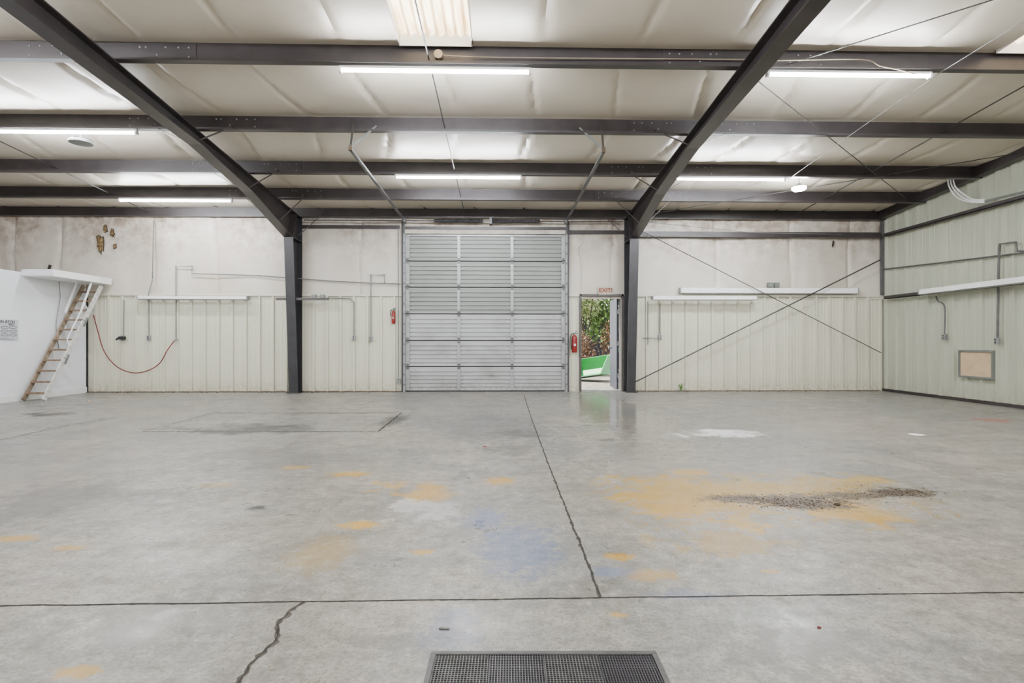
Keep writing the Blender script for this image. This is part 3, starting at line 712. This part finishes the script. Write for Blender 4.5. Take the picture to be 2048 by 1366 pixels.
exting(onY(787,647,D-.13), .36, 'small red fire extinguisher left of the overhead door', .45)
exting(onY(1149,705,D-.14), .50, 'larger red fire extinguisher with black hose beside the walk door', .15)
# ---------------------------------------------------------------- ladder and platform
r = empty('ladder_platform', (XL+.27, 11.2, 2.5), 'white slab projecting from the office top above the ladder', 'platform')
MB().box(XL, -8.70, 10.5, 12.05, 2.42, 2.56).build('slab', 'white', r, bevel=.01)
MB().box(XL, -8.70, 10.48, 10.5, 2.44, 2.54).build('fascia', 'whitew', r)
r = empty('attic_ladder', (-8.99, 10.4, 0), 'steep wooden attic ladder with white rails leaning to the platform', 'ladder')
A = [Vector((-9.19, 10.40, 0.02)), Vector((-8.80, 10.40, 0.02))]; d = Vector((0, 1.48, 2.36))
for i, a in enumerate(A):
    nrm = Vector((0,-2.36,1.48)).normalized()
    for t0, t1 in ((0,.33),(.335,.66),(.665,1)):
        MB().bar(a+d*t0, a+d*t1, .026, .09, nrm).build('rail', 'worn' if i else 'wood3', r)
for k_ in range(11):
    t = (k_+.6)/11.3; c = (A[0]+A[1])/2+d*t
    MB().box(c.x-.185, c.x+.185, c.y-.06, c.y+.06, c.z-.016, c.z+.016).build('tread', 'wood', r)
for i in (0, 1):
    x = A[i].x+(.03 if i else -.0)
    for t in (.33, .66): MB().bar(Vector((x, 10.40+1.48*t-.03, 2.36*t-.08)), Vector((x, 10.40+1.48*t+.07, 2.36*t+.1)), .012, .04).build('hinge', 'conduit', r)
MB().bar((-8.77, 11.25, 1.75), (-8.77, 11.55, 2.42), .02, .035).bar((-9.12, 11.3, 1.75), (-9.12, 11.6, 2.42), .02, .035).build('folding_arm', 'white', r)
MB().tube([(-8.76,10.95,1.05),(-8.76,10.9,1.2),(-8.76,11.35,1.95),(-8.76,11.42,1.85)], .012, 8).build('handrail', 'white', r)
# poster
y1 = onX(36, 660, XL).y; y0 = y1-.72; zt1 = onX(36,640,XL).z; zt0 = onX(36,681,XL).z; ym = (y0+y1)/2
r = empty('poster', (XL, ym, zt0), 'white printed notice on the office wall at the left edge', 'poster')
MB().box(XL, XL+.006, y0, y1, zt0, zt1).build('sheet', 'paper', r)
rt = (math.pi/2, 0, math.pi/2)
text('SECTION ATCH', .075, (XL+.008, ym+.02, zt1-.045), rt, 'ink', r, off=.001)
text('BOLT', .05, (XL+.008, y1-.14, zt1-.095), rt, 'ink', r, off=.001)
mb = MB()
for j in range(3):
    for i in range(4):
        cy = y0+.1+i*.17; cz = zt1-.15-j*.07; pts = [Vector((XL+.008, cy+.07*math.cos(t), cz+.022*math.sin(t))) for t in [q*math.pi/8 for q in range(17)]]
        mb.tube(pts, .004, 4)
mb.build('diagram', 'ink', r)
mb = MB()
for j in range(2): mb.box(XL+.006, XL+.008, y0+.05, y1-.1-.1*(j % 2), zt0+.02+j*.02, zt0+.026+j*.02)
mb.build('print_lines', 'ink', r)
# torn insulation patches
def rag(px, py, w, h, label, m_='tan'):
    c = onY(px, py, D-.06); n = 34; vs = [c+Vector((0,-.02,0))]; lean = random.uniform(-.25,.25)
    for i in range(n):
        t = 2*math.pi*i/n; q = .55+.55*random.random()
        cx = math.copysign(abs(math.cos(t))**.6, math.cos(t)); cz = math.copysign(abs(math.sin(t))**.6, math.sin(t))
        vs.append(c+Vector((w/2*cx*q+lean*h/2*cz*q, random.uniform(-.015,.01), h/2*cz*q)))
    r = empty('torn_patch', c, label, 'torn insulation')
    MB().add(vs, [(0, i+1, (i+1) % n+1) for i in range(n)]).build('exposed_fibre', m_, r)
    v2 = []
    for v in vs: v2.append(c+(v-c)*1.2+Vector((0,.02,0)))
    MB().add(v2, [(0, i+1, (i+1) % n+1) for i in range(n)]).build('torn_edge', 'torn', r)
rag(200,486,.15,.44,'tall ragged tear exposing brown fibre in the upper left wall')
rag(210,457,.10,.15,'small tear above the tall ragged one')
rag(224,466,.09,.20,'right hand narrow tear near the tall ragged one')
rag(229,492,.07,.12,'lowest small tear right of the tall ragged one')
rag(98,535,.05,.14,'tiny tear above the white platform','torn')
rag(1667,487,.04,.13,'tiny dark tear below the high girt on the right','torn')

# ---------------------------------------------------------------- floor mat
a = onZ(862,1314); b = onZ(1310,1307)
x0, x1 = a.x, b.x; yt = (a.y+b.y)/2; ybm = yt-.62
r = empty('drain_grate', ((x0+x1)/2, yt, 0), 'metal framed perforated black mat on the near floor', 'floor grate')
w = .020
MB().box(x0, x1, yt-w, yt, 0, .018).box(x0, x1, ybm, ybm+w, 0, .018).box(x0, x0+w, ybm+w, yt-w, 0, .018).box(x1-w, x1, ybm+w, yt-w, 0, .018).build('frame', 'grate', r, bevel=.003)
MB().box(x0+w, x1-w, ybm+w, yt-w, .001, .005).build('backing', 'black', r)
n = 4; ww = (x1-x0-2*w)/n
for i in range(n):
    mb = MB(); xa = x0+w+i*ww; s = .0110 if i % 2 == 0 else .0095
    k_ = int(ww/s)
    for q in range(k_+1): mb.box(xa+q*s, xa+q*s+.003, ybm+w, yt-w, .007, .013)
    k2 = int((yt-ybm-2*w)/s)
    for q in range(k2+1): mb.box(xa, xa+ww-.003, ybm+w+q*s, ybm+w+q*s+.003, .0065, .0125)
    mb.build('grid_panel', 'grate' if i % 2 == 0 else 'steel2', r)
r.rotation_euler.z = math.radians(-1.2)

# ---------------------------------------------------------------- dirt and debris
def blob(p, s, seed=0, n=7, fl=.7):
    mb = MB(); k_ = [(.25,0),(.9,.15),(1,.45),(.7,.8),(.2,.95)]; rs = random.Random(seed)
    for rr, h in k_:
        for j in range(n):
            t = 2*math.pi*j/n; q = rr*s*rs.uniform(.75,1.2); mb.v.append(Vector((p[0]+q*math.cos(t), p[1]+q*math.sin(t)*.8, p[2]+h*s*fl)))
    for i in range(len(k_)-1):
        for j in range(n): mb.f.append((i*n+j, i*n+(j+1) % n, (i+1)*n+(j+1) % n, (i+1)*n+j))
    mb.f.append(tuple(range(n))[::-1]); mb.f.append(tuple((len(k_)-1)*n+j for j in range(n)))
    return mb
def merge(mb, t):
    k_ = len(mb.v); mb.v += t.v; mb.f += [tuple(u+k_ for u in f_) for f_ in t.f]
mb = MB(); random.seed(5)
def addb(px, py, sx, sy, n, s0, s1):
    for i in range(n):
        p = onZ(px+random.gauss(0,sx), py+random.gauss(0,sy)); merge(mb, blob((p.x,p.y,0), s0+(s1-s0)*random.random()**3, i+px, 5, .5))
addb(1590,1005,55,7,800,.0015,.008); addb(1480,996,40,5,350,.0015,.006); addb(1800,985,40,5,400,.0015,.008); addb(1690,990,60,6,300,.001,.006); addb(1640,1000,130,15,700,.001,.004); addb(1730,968,50,6,150,.001,.005)
tag(mb.build('dirt_clods', 'dirt'), 'crumbled brown dirt scattered over the yellow stain', 'dirt', kind='stuff')
mb = MB(); random.seed(11)
for i in range(200):
    px, py = random.uniform(20,2030), random.choice([random.uniform(800,1000), random.uniform(830,1300)]); p = onZ(px, py)
    merge(mb, blob((p.x,p.y,0), random.uniform(.0015,.0045)*(p.y/4)**.5, i, 6, .4))
tag(mb.build('grit', 'dirt'), 'fine dark grit scattered over the concrete', 'grit', kind='stuff')
mb = MB()
for i in range(150):
    x = random.choice([random.uniform(XL, xd0), random.uniform(xw1+.1, XR-.2), random.uniform(-5.4,-4)]); y = D-.1-abs(random.gauss(0,.05))
    merge(mb, blob((x,y,0), random.uniform(.008,.022), i, 5))
tag(mb.build('leaf_litter', 'rust'), 'dead leaves and crumbs along the base of the back wall', 'leaf litter', kind='stuff')
for px, py, s, m_, l in ((970,894,.02,'red','small red scrap on the floor in front of the overhead door'),(1638,1256,.010,'hose','tiny red brown scrap on the near right floor'),
                         (1675,1010,.022,'dirt','dark lump on the dirt patch'),(178,803,.03,'wood2','tan scrap beside the ladder foot'),(543,1338,.007,'beige','tiny tan pebble near the ragged crack')):
    p = onZ(px, py); tag(blob((p.x,p.y,0), s, px).build('debris', m_), l, 'debris')
p = onZ(890,1259)
tag(MB().box(p.x-.018,p.x+.018,p.y-.004,p.y+.006,0,.004).box(p.x-.024,p.x-.01,p.y-.002,p.y+.008,0,.005).build('debris', 'frame'), 'flat black scrap on the near floor above the mat', 'debris')
p = onZ(1833,870)
tag(MB().lathe((p.x,p.y,0), [(.075,0),(.085,.005),(.075,.010),(.03,.012)], 20).build('floor_cap', 'white', smooth=True), 'flat pale round cap on the floor at the right', 'cap')
# weed
p = onY(1362,780,D-.12); p.z = 0; vs = []; fs = []; random.seed(3)
for i in range(16):
    a = random.uniform(0,6.28); q = random.uniform(.02,.08); h = random.uniform(.05,.22); b_ = p+Vector((math.cos(a)*q, -abs(math.sin(a))*q*.5, h)); k_ = len(vs)
    vs += [p+Vector((0,0,.0)), p.lerp(b_, .7)+Vector((.008,0,.02)), b_, p.lerp(b_, .7)-Vector((.008,0,-.02))]; fs.append((k_,k_+1,k_+2,k_+3))
tag(MB().add(vs, fs).build('weed', 'leaf'), 'small weed growing at the base of the right cladding', 'plant')

# ---------------------------------------------------------------- world, sun, camera
w = bpy.data.worlds.new('world'); bpy.context.scene.world = w; w.use_nodes = True
bg = w.node_tree.nodes['Background']; bg.inputs[0].default_value = (1,.985,.95,1); bg.inputs[1].default_value = 3.2
sl = bpy.data.lights.new('sun', 'SUN'); sl.energy = 26; sl.angle = .02; sl.color = (1,.95,.85)
so = bpy.data.objects.new('sun', sl); C.objects.link(so); so.rotation_euler = (math.radians(-8), math.radians(-42), 0)
cam = bpy.data.cameras.new('camera'); cam.lens = F/2048*36; cam.sensor_width = 36; cam.clip_start = .05
co = bpy.data.objects.new('camera', cam); C.objects.link(co); co.location = (0,0,HC); co.rotation_euler = (math.pi/2, 0, -TH)
bpy.context.scene.camera = co
